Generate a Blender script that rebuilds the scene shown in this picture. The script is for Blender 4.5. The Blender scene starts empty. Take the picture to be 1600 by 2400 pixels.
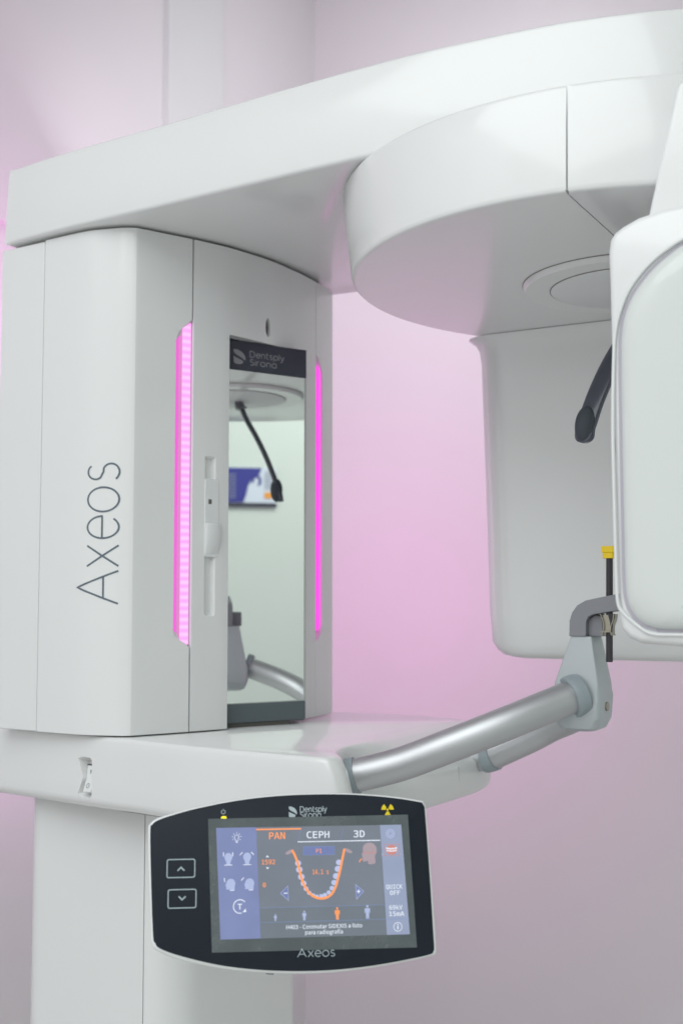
import bpy, bmesh, math, random
from mathutils import Vector, Matrix

S = bpy.context.scene
D = bpy.data
rad = math.radians
CAMZ = 1.62                      # camera height above the floor, metres

# ------------------------------------------------------------------ camera, world, lights
cam = D.objects.new('camera', D.cameras.new('camera'))
S.collection.objects.link(cam)
cam.location = (0, 0, CAMZ)
cam.rotation_euler = (rad(90) + math.atan(220 / 2900), 0, 0)
cam.data.sensor_fit = 'VERTICAL'
cam.data.sensor_height = 36
cam.data.lens = 43.5
cam.data.clip_end = 60
cam.data.clip_start = 0.05
cam.data.dof.use_dof = True
cam.data.dof.focus_distance = 1.30
cam.data.dof.aperture_fstop = 6.3
S.camera = cam

S.view_settings.view_transform = 'Standard'
S.view_settings.look = 'None'
S.view_settings.exposure = 0.11
S.view_settings.gamma = 1
S.view_settings.use_curve_mapping = False

w = D.worlds.new('World'); S.world = w; w.use_nodes = True
bg = w.node_tree.nodes['Background']
bg.inputs[0].default_value = (0.945, 0.95, 0.95, 1)
bg.inputs[1].default_value = .85


def c30(): return math.cos(math.pi / 6)


def mw(X, Y, z):
    """machine axes (X towards the patient, Y away from the photographer, z from camera height) -> world"""
    t = X - .404; q = Y + 1.36; c = c30()
    return Vector((c * t + .5 * q, -.5 * t + c * q, z + CAMZ))


def area(name, loc, target, size, energy, color, size_y=None, spread=180):
    l = D.lights.new(name, 'AREA'); l.energy = energy; l.color = color
    l.shape = 'RECTANGLE'; l.size = size; l.size_y = size_y or size; l.spread = rad(spread)
    o = D.objects.new(name, l); S.collection.objects.link(o)
    o.location = loc
    o.rotation_euler = (Vector(target) - Vector(loc)).to_track_quat('-Z', 'Y').to_euler()
    return o


area('overhead_light', (-.95, -.75, CAMZ + 1.56), (-.95, -.75, CAMZ), 2.1, 46, (.95, 1, 1), 3.0)
area('overhead_light', mw(1.0, .6, 1.35), mw(2.0, .4, .2), .8, 15, (.94, 1, .94))  # added fill without a fixture, brightens the green wall facing the mirror
area('upper_wall_fill', mw(-.55, .75, 1.25), mw(-.95, 1.375, .55), .5, 2.2, (.98, .97, 1))  # added fill without a fixture, pales the upper part of the far wall
area('pink_wall_lamp', mw(-.92, .20, .15), mw(-1.28, .35, .30), .10, 2.8, (1, .40, .90), .6)
area('pink_wall_lamp', mw(-.82, .45, -.0), mw(-.98, 1.375, .02), .10, 1.0, (1, .22, .76), .40, 120)
area('upward_wall_fill', mw(-.9, .6, .75), mw(-1.0, 1.3, 1.6), .6, .8, (.98, 1, 1))  # added upward fill, unseen behind the arm, brightens the upper walls

# ------------------------------------------------------------------ materials
def mat(name, base=(.8, .8, .8), rough=.4, metal=0, coat=0, coat_rough=.05, emit=None, es=1, noise=0, bump=0, nscale=30,
        rvar=0, spec=.5):
    m = D.materials.new(name); m.use_nodes = True
    nt = m.node_tree; b = nt.nodes['Principled BSDF']
    b.inputs['Base Color'].default_value = (*base, 1)
    b.inputs['Roughness'].default_value = rough
    b.inputs['Metallic'].default_value = metal
    b.inputs['Coat Weight'].default_value = coat
    b.inputs['Coat Roughness'].default_value = coat_rough
    b.inputs['Specular IOR Level'].default_value = spec
    if emit:
        b.inputs['Emission Color'].default_value = (*emit, 1)
        b.inputs['Emission Strength'].default_value = es
    if noise or bump or rvar:
        tc = nt.nodes.new('ShaderNodeTexCoord'); nz = nt.nodes.new('ShaderNodeTexNoise')
        nz.inputs['Scale'].default_value = nscale; nz.inputs['Detail'].default_value = 5
        nt.links.new(tc.outputs['Object'], nz.inputs['Vector'])
        if noise:
            mx = nt.nodes.new('ShaderNodeMix'); mx.data_type = 'RGBA'
            mx.inputs[6].default_value = tuple(c * (1 - noise) for c in base) + (1,)
            mx.inputs[7].default_value = tuple(min(1, c * (1 + noise)) for c in base) + (1,)
            nt.links.new(nz.outputs['Fac'], mx.inputs[0]); nt.links.new(mx.outputs[2], b.inputs['Base Color'])
        if rvar:
            mr = nt.nodes.new('ShaderNodeMapRange')
            mr.inputs['To Min'].default_value = max(0, rough - rvar); mr.inputs['To Max'].default_value = rough + rvar
            nt.links.new(nz.outputs['Fac'], mr.inputs['Value']); nt.links.new(mr.outputs[0], b.inputs['Roughness'])
        if bump:
            bp = nt.nodes.new('ShaderNodeBump'); bp.inputs['Strength'].default_value = bump
            bp.inputs['Distance'].default_value = .001
            nt.links.new(nz.outputs['Fac'], bp.inputs['Height']); nt.links.new(bp.outputs[0], b.inputs['Normal'])
    return m


M = {}
M['white'] = mat('white_lacquer', (.755, .765, .762), .32, coat=.7, coat_rough=.11, noise=.012, nscale=9, rvar=.05)
M['soft'] = mat('white_plastic', (.735, .752, .752), .42, noise=.012, nscale=12)
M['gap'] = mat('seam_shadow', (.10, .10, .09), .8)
M['wall'] = mat('wall_paint', (.78, .755, .775), .65, noise=.03, bump=.15, nscale=4)
M['ceil'] = mat('ceiling_film', (.70, .70, .70), .4, coat=.5, coat_rough=.12, spec=.5, noise=.01, nscale=2)
M['green'] = mat('pale_green_paint', (.60, .66, .625), .6, noise=.02, nscale=3)
M['floor'] = mat('vinyl_floor', (.58, .58, .57), .4, noise=.05, nscale=6)
M['mirror'] = mat('mirror_glass', (.93, .96, .94), .004, metal=1)
M['navy'] = mat('navy_print', (.035, .038, .06), .25, coat=.3)
M['slate'] = mat('slate_plastic', (.09, .115, .13), .30, coat=.4, noise=.05, nscale=20)
M['dark'] = mat('dark_arm_plastic', (.045, .052, .075), .30, coat=.5, coat_rough=.1)
M['pad'] = mat('dark_rubber', (.045, .055, .07), .65, noise=.05, nscale=60)
M['alu'] = mat('satin_aluminium', (.56, .57, .585), .47, metal=1, rvar=.03, noise=.03, nscale=40)
M['silver'] = mat('silver_paint', (.47, .51, .53), .40, metal=.35, noise=.02, nscale=25, rvar=.05)
M['collar'] = mat('grey_blue_plastic', (.30, .35, .38), .45)
M['grey'] = mat('mid_grey_plastic', (.235, .24, .265), .42, noise=.02, nscale=50)
M['rod'] = mat('black_rod', (.03, .028, .035), .5)
M['yellow'] = mat('yellow_plastic', (.85, .60, .01), .4)
M['steel'] = mat('spring_steel', (.36, .34, .28), .36, metal=1)
M['bezel'] = mat('bezel_black', (.010, .015, .024), .5, noise=.05, nscale=90, spec=.25)
M['film'] = mat('screen_film', (.055, .065, .07), .22, coat=.25, coat_rough=.12)
M['ink'] = mat('grey_ink', (.11, .145, .175), .5)


def noisy_film(m):
    nt = m.node_tree; b = nt.nodes['Principled BSDF']
    tc = nt.nodes.new('ShaderNodeTexCoord'); nz = nt.nodes.new('ShaderNodeTexNoise'); nz.inputs['Scale'].default_value = 26
    nz.inputs['Detail'].default_value = 8; nz.inputs['Roughness'].default_value = .65
    mr = nt.nodes.new('ShaderNodeMapRange'); mr.inputs['From Min'].default_value = .35; mr.inputs['From Max'].default_value = .7
    mr.inputs['To Min'].default_value = .16; mr.inputs['To Max'].default_value = .34
    nt.links.new(tc.outputs['Object'], nz.inputs['Vector']); nt.links.new(nz.outputs['Fac'], mr.inputs['Value'])
    nt.links.new(mr.outputs[0], b.inputs['Roughness'])
    r = nt.nodes.new('ShaderNodeValToRGB'); r.color_ramp.elements[0].position = .42; r.color_ramp.elements[0].color = (.082, .098, .106, 1)
    r.color_ramp.elements[1].position = .72; r.color_ramp.elements[1].color = (.115, .135, .142, 1)
    nt.links.new(nz.outputs['Fac'], r.inputs[0]); nt.links.new(r.outputs[0], b.inputs['Base Color'])


noisy_film(M['film'])


def glow(name, col, strength=1.0, base=None, grad=None):
    """a backlit bit of the display: emission, with a little room light reflected"""
    m = mat(name, base or tuple(c * .1 for c in col), .3, emit=col, es=strength)
    nt = m.node_tree; b = nt.nodes['Principled BSDF']
    tc = nt.nodes.new('ShaderNodeTexCoord'); nz = nt.nodes.new('ShaderNodeTexNoise'); nz.inputs['Scale'].default_value = 38
    nz.inputs['Detail'].default_value = 6
    mr = nt.nodes.new('ShaderNodeMapRange'); mr.inputs['From Min'].default_value = .3; mr.inputs['From Max'].default_value = .75
    mr.inputs['To Min'].default_value = strength * .95; mr.inputs['To Max'].default_value = strength * 1.06
    nt.links.new(tc.outputs['Object'], nz.inputs['Vector']); nt.links.new(nz.outputs['Fac'], mr.inputs['Value'])
    nt.links.new(mr.outputs[0], b.inputs['Emission Strength'])
    return m


def lin(r, g, b):
    f = lambda c: ((c / 255 + .055) / 1.055) ** 2.4 if c > 10 else c / 3294.6
    return (f(r), f(g), f(b))


M['s_mid'] = glow('display_grey', lin(118, 126, 138), .85)
M['s_mid2'] = glow('display_grey_low', lin(112, 121, 131), .85)
M['s_side'] = glow('display_blue', lin(122, 133, 176), .9)
M['s_side2'] = glow('display_blue_pale', lin(146, 157, 184), .9)
M['s_white'] = glow('display_white', lin(226, 234, 246), .9)
M['s_orange'] = glow('display_orange', lin(250, 152, 88), 1.0)
M['s_line'] = glow('display_line', lin(118, 140, 190), .9)
M['s_btn'] = glow('display_button', lin(112, 124, 172), .9)
M['s_icon'] = glow('display_icon', lin(172, 184, 220), .9)
M['s_tooth'] = glow('display_tooth', lin(178, 188, 222), .95)
M['s_pink'] = glow('display_skin', lin(166, 150, 158), .9)
M['s_red'] = glow('display_red', lin(200, 130, 122), .9)
M['key'] = mat('key_outline', lin(165, 182, 188), .5)
M['print'] = mat('pale_print', lin(176, 190, 196), .5)
M['print_dim'] = mat('dim_print', lin(140, 140, 146), .5)
M['rad'] = mat('warning_yellow', (.80, .62, .01), .5)
M['lamp_y'] = glow('power_lamp', (1.0, .85, .03), 1.1)
M['key_line'] = mat('hairline_grey', (.42, .44, .42), .6)


def led_mat():
    m = D.materials.new('pink_led_diffuser'); m.use_nodes = True
    nt = m.node_tree; b = nt.nodes['Principled BSDF']
    b.inputs['Base Color'].default_value = (.2, .08, .17, 1); b.inputs['Roughness'].default_value = .5
    tc = nt.nodes.new('ShaderNodeTexCoord'); sx = nt.nodes.new('ShaderNodeSeparateXYZ')
    mul = nt.nodes.new('ShaderNodeMath'); mul.operation = 'MULTIPLY'; mul.inputs[1].default_value = 2 * math.pi / .0092
    sn = nt.nodes.new('ShaderNodeMath'); sn.operation = 'SINE'
    mr = nt.nodes.new('ShaderNodeMapRange'); mr.inputs['From Min'].default_value = -1
    nt.links.new(tc.outputs['Object'], sx.inputs[0]); nt.links.new(sx.outputs[2], mul.inputs[0])
    nt.links.new(mul.outputs[0], sn.inputs[0]); nt.links.new(sn.outputs[0], mr.inputs['Value'])
    r = nt.nodes.new('ShaderNodeValToRGB')
    r.color_ramp.elements[0].color = (1.0, .33, .86, 1); r.color_ramp.elements[1].color = (1.0, .54, .92, 1)
    nt.links.new(mr.outputs[0], r.inputs[0]); nt.links.new(r.outputs[0], b.inputs['Emission Color'])
    b.inputs['Emission Strength'].default_value = 1.0
    return m


M['led'] = led_mat()
M['led_dim'] = mat('pink_diffuser_dim', (.16, .07, .13), .5, emit=(.75, .24, .58), es=.8)
M['led_pink'] = mat('pink_diffuser', (.14, .03, .10), .5, emit=(.9, .14, .70), es=.85)
M['led_flat'] = mat('pink_led_flat', (.14, .03, .10), .5, emit=(1.0, .075, .75), es=1.0)

# ------------------------------------------------------------------ helpers
def link(o): S.collection.objects.link(o)


def empty(name, loc, rz=0, label=None, cat=None):
    o = D.objects.new(name, None); link(o); o.location = loc; o.rotation_euler = (0, 0, rz)
    o.empty_display_size = .05
    if label: o['label'] = label; o['category'] = cat
    bpy.context.view_layer.update()
    return o


def obj(name, bm, m, parent=None, bevel=0, seg=3, sharp=35, smooth=True, extra=None, label=None):
    """bm is in WORLD coordinates"""
    bmesh.ops.recalc_face_normals(bm, faces=bm.faces)
    if parent:
        bm.transform(root_inv(parent))
    me = D.meshes.new(name); bm.to_mesh(me); bm.free()
    mats = m if isinstance(m, (list, tuple)) else [m]
    for x in mats: me.materials.append(x)
    if smooth:
        for p in me.polygons: p.use_smooth = True
        me.set_sharp_from_angle(angle=rad(sharp))
    o = D.objects.new(name, me); link(o)
    if parent: o.parent = parent
    if extra: extra(o)
    if bevel:
        b = o.modifiers.new('bevel', 'BEVEL'); b.width = bevel; b.segments = seg; b.limit_method = 'ANGLE'
        b.angle_limit = rad(30); b.harden_normals = True; b.use_clamp_overlap = True
    if label: o['label'] = label
    return o


def root_inv(p):
    m = Matrix.Identity(4); q = p
    while q: m = Matrix.LocRotScale(q.location, q.rotation_euler, (1, 1, 1)) @ m; q = q.parent
    return m.inverted()


def catmull(pts, n=6, closed=False):
    out = []; N = len(pts); rng = range(N if closed else N - 1)
    for i in rng:
        g = lambda k: Vector(pts[k % N]) if closed else Vector(pts[min(max(k, 0), N - 1)])
        p0, p1, p2, p3 = g(i - 1), g(i), g(i + 1), g(i + 2)
        for j in range(n):
            t = j / n
            out.append(tuple(.5 * ((2 * p1) + (-p0 + p2) * t + (2 * p0 - 5 * p1 + 4 * p2 - p3) * t * t + (-p0 + 3 * p1 - 3 * p2 + p3) * t ** 3)))
    if not closed: out.append(tuple(pts[-1]))
    return out


def loft(bm, rings, close_ends=True, loop=False, mi=0):
    vs = [[bm.verts.new(p) for p in r] for r in rings]
    n = len(vs[0]); fs = []
    R = len(vs)
    for i in range(R if loop else R - 1):
        a, b = vs[i], vs[(i + 1) % R]
        for k in range(n): fs.append(bm.faces.new((a[k], a[(k + 1) % n], b[(k + 1) % n], b[k])))
    if close_ends and not loop:
        fs.append(bm.faces.new(vs[0][::-1])); fs.append(bm.faces.new(vs[-1]))
    for f in fs: f.material_index = mi
    return fs


def prism(bm, outline, z0, z1, f=mw, mi=0):
    return loft(bm, [[f(x, y, z0) for x, y in outline], [f(x, y, z1) for x, y in outline]], mi=mi)


def box(bm, x0, x1, y0, y1, z0, z1, f=mw, mi=0):
    return prism(bm, [(x0, y0), (x1, y0), (x1, y1), (x0, y1)], z0, z1, f, mi)


def xzprism(bm, outline, y0, y1, mi=0):
    return loft(bm, [[mw(x, y0, z) for x, z in outline], [mw(x, y1, z) for x, z in outline]], mi=mi)


def rrect(x0, x1, y0, y1, r, n=6):
    """rounded rectangle; r = single radius or (x0y0, x1y0, x1y1, x0y1)"""
    if not isinstance(r, (tuple, list)): r = (r,) * 4
    out = []
    for (cx, cy, a0, rr) in ((x0 + r[0], y0 + r[0], 180, r[0]), (x1 - r[1], y0 + r[1], 270, r[1]), (x1 - r[2], y1 - r[2], 0, r[2]), (x0 + r[3], y1 - r[3], 90, r[3])):
        for i in range(n + 1):
            a = rad(a0 + 90 * i / n); out.append((cx + rr * math.cos(a), cy + rr * math.sin(a)))
    return out


def inset(poly, d):
    """move a closed counter-clockwise outline inwards by d"""
    n = len(poly); out = []
    A = sum(poly[i][0] * poly[(i + 1) % n][1] - poly[(i + 1) % n][0] * poly[i][1] for i in range(n))
    sg = 1 if A > 0 else -1
    for i in range(n):
        p, a, b = Vector(poly[i]), Vector(poly[i - 1]), Vector(poly[(i + 1) % n])
        t = (b - a)
        if t.length < 1e-9: out.append(tuple(p)); continue
        t.normalize(); nrm = Vector((-t.y, t.x)) * sg
        out.append(tuple(p + nrm * d))
    return out


def tube(bm, path, r, n=28, caps=True, radii=None, mi=0):
    P = [Vector(p) for p in path]; rings = []
    up = None
    for i, p in enumerate(P):
        t = (P[min(i + 1, len(P) - 1)] - P[max(i - 1, 0)]).normalized()
        if up is None:
            up = Vector((0, 0, 1)) if abs(t.z) < .9 else Vector((1, 0, 0))
        s = t.cross(up).normalized(); up = s.cross(t).normalized()
        rr = radii[i] if radii else r
        rings.append([p + (s * math.cos(2 * math.pi * k / n) + up * math.sin(2 * math.pi * k / n)) * rr for k in range(n)])
    return loft(bm, rings, caps, mi=mi)


def disc(cx, cy, r, n=96): return [(cx + r * math.cos(2 * math.pi * k / n), cy + r * math.sin(2 * math.pi * k / n)) for k in range(n)]


def boolcut(name, bm_cut):
    bmesh.ops.recalc_face_normals(bm_cut, faces=bm_cut.faces)
    me = D.meshes.new(name); bm_cut.to_mesh(me); bm_cut.free()
    o = D.objects.new(name, me); link(o)
    return o


def apply_bool(o, cutters, solid=None, bevel=0, seg=2, sharp=35):
    """bake the cuts into the mesh, then delete the cutters"""
    for m_ in list(o.modifiers): o.modifiers.remove(m_)
    for c in cutters:
        m_ = o.modifiers.new('cut', 'BOOLEAN'); m_.operation = 'DIFFERENCE'; m_.object = c; m_.solver = 'EXACT'
    bpy.context.view_layer.update()
    dg = bpy.context.evaluated_depsgraph_get()
    me = D.meshes.new_from_object(o.evaluated_get(dg))
    o.modifiers.clear(); o.data = me
    for c in cutters: D.objects.remove(c)
    for p in me.polygons: p.use_smooth = True
    me.set_sharp_from_angle(angle=rad(sharp))
    if bevel:
        b = o.modifiers.new('bevel', 'BEVEL'); b.width = bevel; b.segments = seg; b.limit_method = 'ANGLE'
        b.angle_limit = rad(30); b.harden_normals = True


# flat lettering: stroke letters as ribbons, and text through Blender's own font
def ribbon(bm, pts, wd, place, mi=0, closed=False, depth=.0002):
    P = [Vector(p) for p in pts]; n = len(P); L = []; R = []
    for i, p in enumerate(P):
        a = P[i - 1] if (i or closed) else p; b = P[(i + 1) % n] if (i < n - 1 or closed) else p
        d1 = (p - a).normalized() if (p - a).length > 1e-9 else None
        d2 = (b - p).normalized() if (b - p).length > 1e-9 else None
        t = ((d1 or d2) + (d2 or d1)); t = t.normalized() if t.length > 1e-6 else (d1 or d2)
        nr = Vector((-t.y, t.x)); k = 1.0
        if d1 and d2: k = min(2.0, 1 / max(.5, nr.dot(Vector((-d1.y, d1.x)))))
        L.append(p + nr * wd / 2 * k); R.append(p - nr * wd / 2 * k)
    vl = [bm.verts.new(place(q.x, q.y)) for q in L]; vr = [bm.verts.new(place(q.x, q.y)) for q in R]
    for i in range(n if closed else n - 1):
        j = (i + 1) % n
        bm.faces.new((vr[i], vr[j], vl[j], vl[i])).material_index = mi


def arc(cx, cy, rx, ry, a0, a1, n=20): return [(cx + rx * math.cos(rad(a0 + (a1 - a0) * i / n)), cy + ry * math.sin(rad(a0 + (a1 - a0) * i / n))) for i in range(n + 1)]


# unit: cap height 1, x-height .72; each entry = (advance, [strokes])
XH = .74
GL = {
    'A': (1.02, [[(0, 0), (.5, 1), (1.0, 0)], [(.19, .34), (.81, .34)]]),
    'x': (.62, [[(0, 0), (.62, XH)], [(0, XH), (.62, 0)]]),
    'e': (.68, [[(.02, XH * .52), (.68, XH * .52)] + arc(.35, XH / 2, .34, XH / 2, 3, 318, 30)]),
    'o': (.74, [arc(.37, XH / 2, .37, XH / 2, 0, 360, 36)]),
    's': (.50, [arc(.26, XH * .75, .2, XH * .25, 35, 235, 12)[:-1] + [(.26, XH * .5)] + arc(.25, XH * .26, .23, XH * .26, 60, -145, 14)]),
    'D': (.80, [[(0, 0), (0, 1), (.32, 1)] + arc(.32, .5, .46, .5, 88, -88, 20) + [(.32, 0), (0, 0)]]),
    'n': (.56, [[(0, 0), (0, XH)], [(0, .38)] + arc(.28, .44, .28, XH - .44, 180, 0, 14) + [(.56, 0)]]),
    't': (.36, [[(.12, 1), (.12, .18)] + arc(.28, .18, .16, .18, 180, 270, 8) + [(.36, 0)], [(0, XH), (.36, XH)]]),
    'p': (.70, [[(0, -.32), (0, XH)], arc(.35, XH / 2, .35, XH / 2, 0, 360, 28)]),
    'l': (.02, [[(.01, 0), (.01, 1.04)]]),
    'y': (.60, [[(0, XH), (.30, 0)], [(.60, XH), (.24, -.2), (.1, -.3), (0, -.3)]]),
    'S': (.58, [arc(.30, .75, .25, .25, 35, 240, 12)[:-1] + [(.30, .51)] + arc(.29, .26, .28, .26, 62, -145, 14)]),
    'i': (.02, [[(.01, 0), (.01, XH)], [(.01, .93), (.01, 1.02)]]),
    'r': (.32, [[(0, 0), (0, XH)], [(0, .4)] + arc(.3, .42, .3, XH - .42, 180, 85, 10)]),
    'a': (.70, [arc(.35, XH / 2, .35, XH / 2, 0, 360, 28), [(.70, XH), (.70, 0)]]),
}


def letters(bm, word, h, wd, place, gap=.2, x0=0, y0=0, total=None, mi=0):
    adv = sum(GL[c][0] for c in word) + gap * (len(word) - 1)
    sx = (total / adv) if total else h
    x = x0
    for c in word:
        a, st = GL[c]
        for s in st: ribbon(bm, [(x + p[0] * sx, y0 + p[1] * h) for p in s], wd, place, mi)
        x += (a + gap) * sx


try:        # Blender's own bundled sans, if this build carries it
    import os
    fdir = bpy.utils.system_resource('DATAFILES', path='fonts')
    FONT = D.fonts.load(os.path.join(fdir, 'DejaVuSansMono.woff2'))
    FONT2 = D.fonts.load(os.path.join(fdir, 'Noto Sans CJK Regular.woff2'))
except Exception:
    FONT = FONT2 = None


CAPH = {}


def text(bm, s, x, y, width, place, mi=0, h=None, bold=0):
    font = (FONT2 if len(s) > 8 else FONT)

    def run(body, b):
        cu = D.curves.new('t', 'FONT'); cu.body = body; cu.size = 1; cu.resolution_u = 3; cu.fill_mode = 'BOTH'; cu.offset = b
        if font: cu.font = font
        o = D.objects.new('t', cu); link(o); bpy.context.view_layer.update()
        m_ = D.meshes.new_from_object(o.evaluated_get(bpy.context.evaluated_depsgraph_get()))
        D.objects.remove(o); D.curves.remove(cu)
        return m_

    fk = font.name if font else ''
    if fk not in CAPH:
        m_ = run('H', 0); CAPH[fk] = max(v.co.y for v in m_.vertices); D.meshes.remove(m_)
    me = run(s, bold)
    xs = [v.co.x for v in me.vertices]; x0, x1 = min(xs), max(xs); k = width / (x1 - x0); ky = h / CAPH[fk] if h else k
    vs = [bm.verts.new(place(x + (v.co.x - x0) * k, y + v.co.y * ky)) for v in me.vertices]
    for p in me.polygons:
        try: bm.faces.new([vs[i] for i in p.vertices]).material_index = mi
        except ValueError: pass
    D.meshes.remove(me)


def poly(bm, pts, place, mi=0):
    bm.faces.new([bm.verts.new(place(x, y)) for x, y in pts]).material_index = mi


def struct(name, bm, m):
    o = obj(name, bm, m, smooth=False); o['kind'] = 'structure'; return o


# ------------------------------------------------------------------ setting
ZF = -CAMZ
ZT, ZS, ZU = .4686, -.157, .366            # arm underside, tray top, rotating arm underside
W1, W2, ZR = -1.28, 1.375, 1.62            # the two walls of the room corner and the ceiling
bm = bmesh.new(); box(bm, W1 - .1, 3.4, -3.6, W2 + .1, ZF - .1, ZF); struct('floor', bm, M['floor'])
bm = bmesh.new(); box(bm, W1 - .1, 2.15, -2.4, W2 + .1, ZR, ZR + .1); struct('ceiling', bm, M['ceil'])
bm = bmesh.new(); box(bm, W1 - .1, W1, -3.6, W2 + .1, ZF, ZR); struct('wall_behind_machine', bm, M['wall'])
bm = bmesh.new(); box(bm, W1, 2.0, W2, W2 + .1, ZF, ZR); struct('wall_far', bm, M['wall'])
bm = bmesh.new(); box(bm, 2.0, 2.1, -3.6, W2 + .1, ZF, ZR); struct('wall_facing_mirror', bm, M['green'])
bm = bmesh.new(); box(bm, W1, W1 + .02, -3.6, W2, .713, ZR); struct('upper_wall_panel', bm, M['wall'])
bm = bmesh.new(); box(bm, W1 + .02, W1 + .036, .735, .94, ZF, ZR); struct('boxed_wall_column', bm, M['soft'])
bm = bmesh.new(); box(bm, W1, W1 + .015, -3.6, W2, ZF, ZF + .08); struct('skirting', bm, M['soft'])

# ------------------------------------------------------------------ the X-ray machine
machine = empty('dental_xray_machine', mw(-.65, 0, ZF), rad(-30),
                'white panoramic dental X-ray unit with overhead arm, pink light strips, mirror and touch display', 'x-ray machine')

# stand column under the tray
bm = bmesh.new()
prism(bm, rrect(-.775, -.53, -.145, .145, (.03, .055, .03, .03), 12), ZF + .03, -.236)
bmc = bmesh.new(); box(bmc, -.5765, -.5753, -.16, -.13, ZF + .05, -.25)
o = obj('stand_column', bm, M['white'], machine)
stand = o
o.modifiers.clear(); apply_bool(o, [boolcut('c', bmc)])
bm = bmesh.new(); prism(bm, rrect(-.83, -.42, -.2, .2, .05), ZF, ZF + .03)
obj('floor_plate', bm, M['soft'], machine, .006)

# tray
def tray_ring(z, d, fx):
    fa = [(-.256, -.246), (-.241, -.237), (-.243, -.214)]; fb = [(-.270, -.244), (-.257, -.235), (-.258, -.217)]
    front = [(a[0] * (1 - fx) + b[0] * fx, a[1] * (1 - fx) + b[1] * fx) for a, b in zip(fa, fb)]
    lo = [(-.272, -.185), (-.287, -.155), (-.288, -.125), (-.272, -.08), (-.256, -.03), (-.252, .03), (-.252, .09), (-.254, .15), (-.268, .205), (-.31, .245)]
    hi = [(-.280, -.185), (-.290, -.155), (-.294, -.125), (-.297, -.08), (-.308, -.03), (-.316, .03), (-.317, .09), (-.311, .15), (-.303, .195), (-.33, .235)]
    mid = [(lo[i][0] * (1 - fx) + hi[i][0] * fx, lo[i][1] * (1 - fx) + hi[i][1] * fx) for i in range(10)]
    near = [(-.86, -.155), (-.80, -.172), (-.70, -.188), (-.62, -.2), (-.538, -.211), (-.46, -.226), (-.391, -.236), (-.32, -.243)]
    far = [(-.42, .252), (-.55, .24), (-.70, .21), (-.86, .17)]
    base = near + front + mid + far
    b = catmull(base, 5, True)
    return [mw(x, y, z) for x, y in inset(b, d)]


bm = bmesh.new()
loft(bm, [tray_ring(-.244, .05, 0)] + [tray_ring(-.230 - .014 * math.cos(rad(a)), .016 * (1 - math.sin(rad(a))), 0) for a in range(0, 91, 15)] + [tray_ring(-.215, 0, 0), tray_ring(-.20, 0, 0),
          tray_ring(-.185, 0, .25), tray_ring(-.172, 0, .5), tray_ring(-.163, .0004, .75), tray_ring(-.1595, .0012, .85), tray_ring(-.1577, .0024, 1), tray_ring(ZS, .0040, 1)])
tray = obj('tray', bm, M['white'], machine, sharp=50)
# switch recess
bmc = bmesh.new()
rc = [(-.641, -.183), (-.630, -.1805), (-.615, -.182), (-.6115, -.186), (-.6115, -.229), (-.615, -.2325), (-.630, -.234), (-.641, -.230), (-.634, -.217), (-.629, -.2075), (-.634, -.197)]
loft(bmc, [[mw(x, -.25, z) for x, z in rc], [mw(x, -.2035, z) for x, z in rc], [mw(-.6205 + (x + .6205) * .42, -.1855, -.2085 + (z + .2085) * .72) for x, z in rc]])
bm2 = bmesh.new(); box(bm2, -.2805, -.2797, -.3, .4, -.3, -.1)
apply_bool(tray, [boolcut('c', bmc)], sharp=50)
bm = bmesh.new()
box(bm, -.6275, -.6125, -.1905, -.184, -.2265, -.1925)
sw = obj('power_switch', bm, M['soft'], machine, .0006)
bm = bmesh.new()
prof = [(-.1925, -.1935), (-.1945, -.2085), (-.2010, -.2240), (-.1985, -.2255), (-.187, -.2255), (-.187, -.1935)]
loft(bm, [[mw(-.6262, y, z) for y, z in prof], [mw(-.6140, y, z) for y, z in prof]])
rock = obj('rocker', bm, M['soft'], sw, .0004)
bm = bmesh.new()
box(bm, -.6204, -.6197, -.1942, -.1930, -.2030, -.1985)
ribbon(bm, arc(-.6204, -.2170, .0019, .0025, 0, 360, 20), .0006, lambda x, z: mw(x, -.1950 + (z + .2085) * .42, z))
obj('switch_marks', bm, M['ink'], sw, smooth=False)
bm = bmesh.new(); box(bm, -.6270, -.6135, -.1925, -.1900, -.1936, -.1922)
obj('switch_gap', bm, M['gap'], sw, smooth=False)
# seam on the tray front
bm = bmesh.new()
loft(bm, [[mw(-.2512, .066, -.200), mw(-.2512, .0668, -.200), mw(-.2600, .0668, -.200), mw(-.2600, .066, -.200)],
          [mw(-.2520, .071, -.228), mw(-.2520, .0718, -.228), mw(-.2600, .0718, -.228), mw(-.2600, .071, -.228)]])
obj('tray_seam', bm, M['key_line'], machine, smooth=False)

# ---- column head ----
C0 = [(-.777, -.203), (-.697, -.2075), (-.650, -.2105), (-.620, -.2105), (-.598, -.2060), (-.578, -.2000), (-.5650, -.1930), (-.560, -.184), (-.530, -.116)]
C1 = [(-.530, -.116), (-.520, -.088), (-.512, -.062), (-.504, -.02), (-.499, .019), (-.4985, .06), (-.4995, .10), (-.503, .138)]
C2 = [(-.503, .138), (-.507, .165), (-.515, .205), (-.53, .222), (-.56, .235), (-.777, .235)]


def curveY(X):
    pts = C0
    for a, b in zip(pts, pts[1:]):
        if a[0] <= X <= b[0]: return a[1] + (b[1] - a[1]) * (X - a[0]) / (b[0] - a[0])
    return -.2


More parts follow.
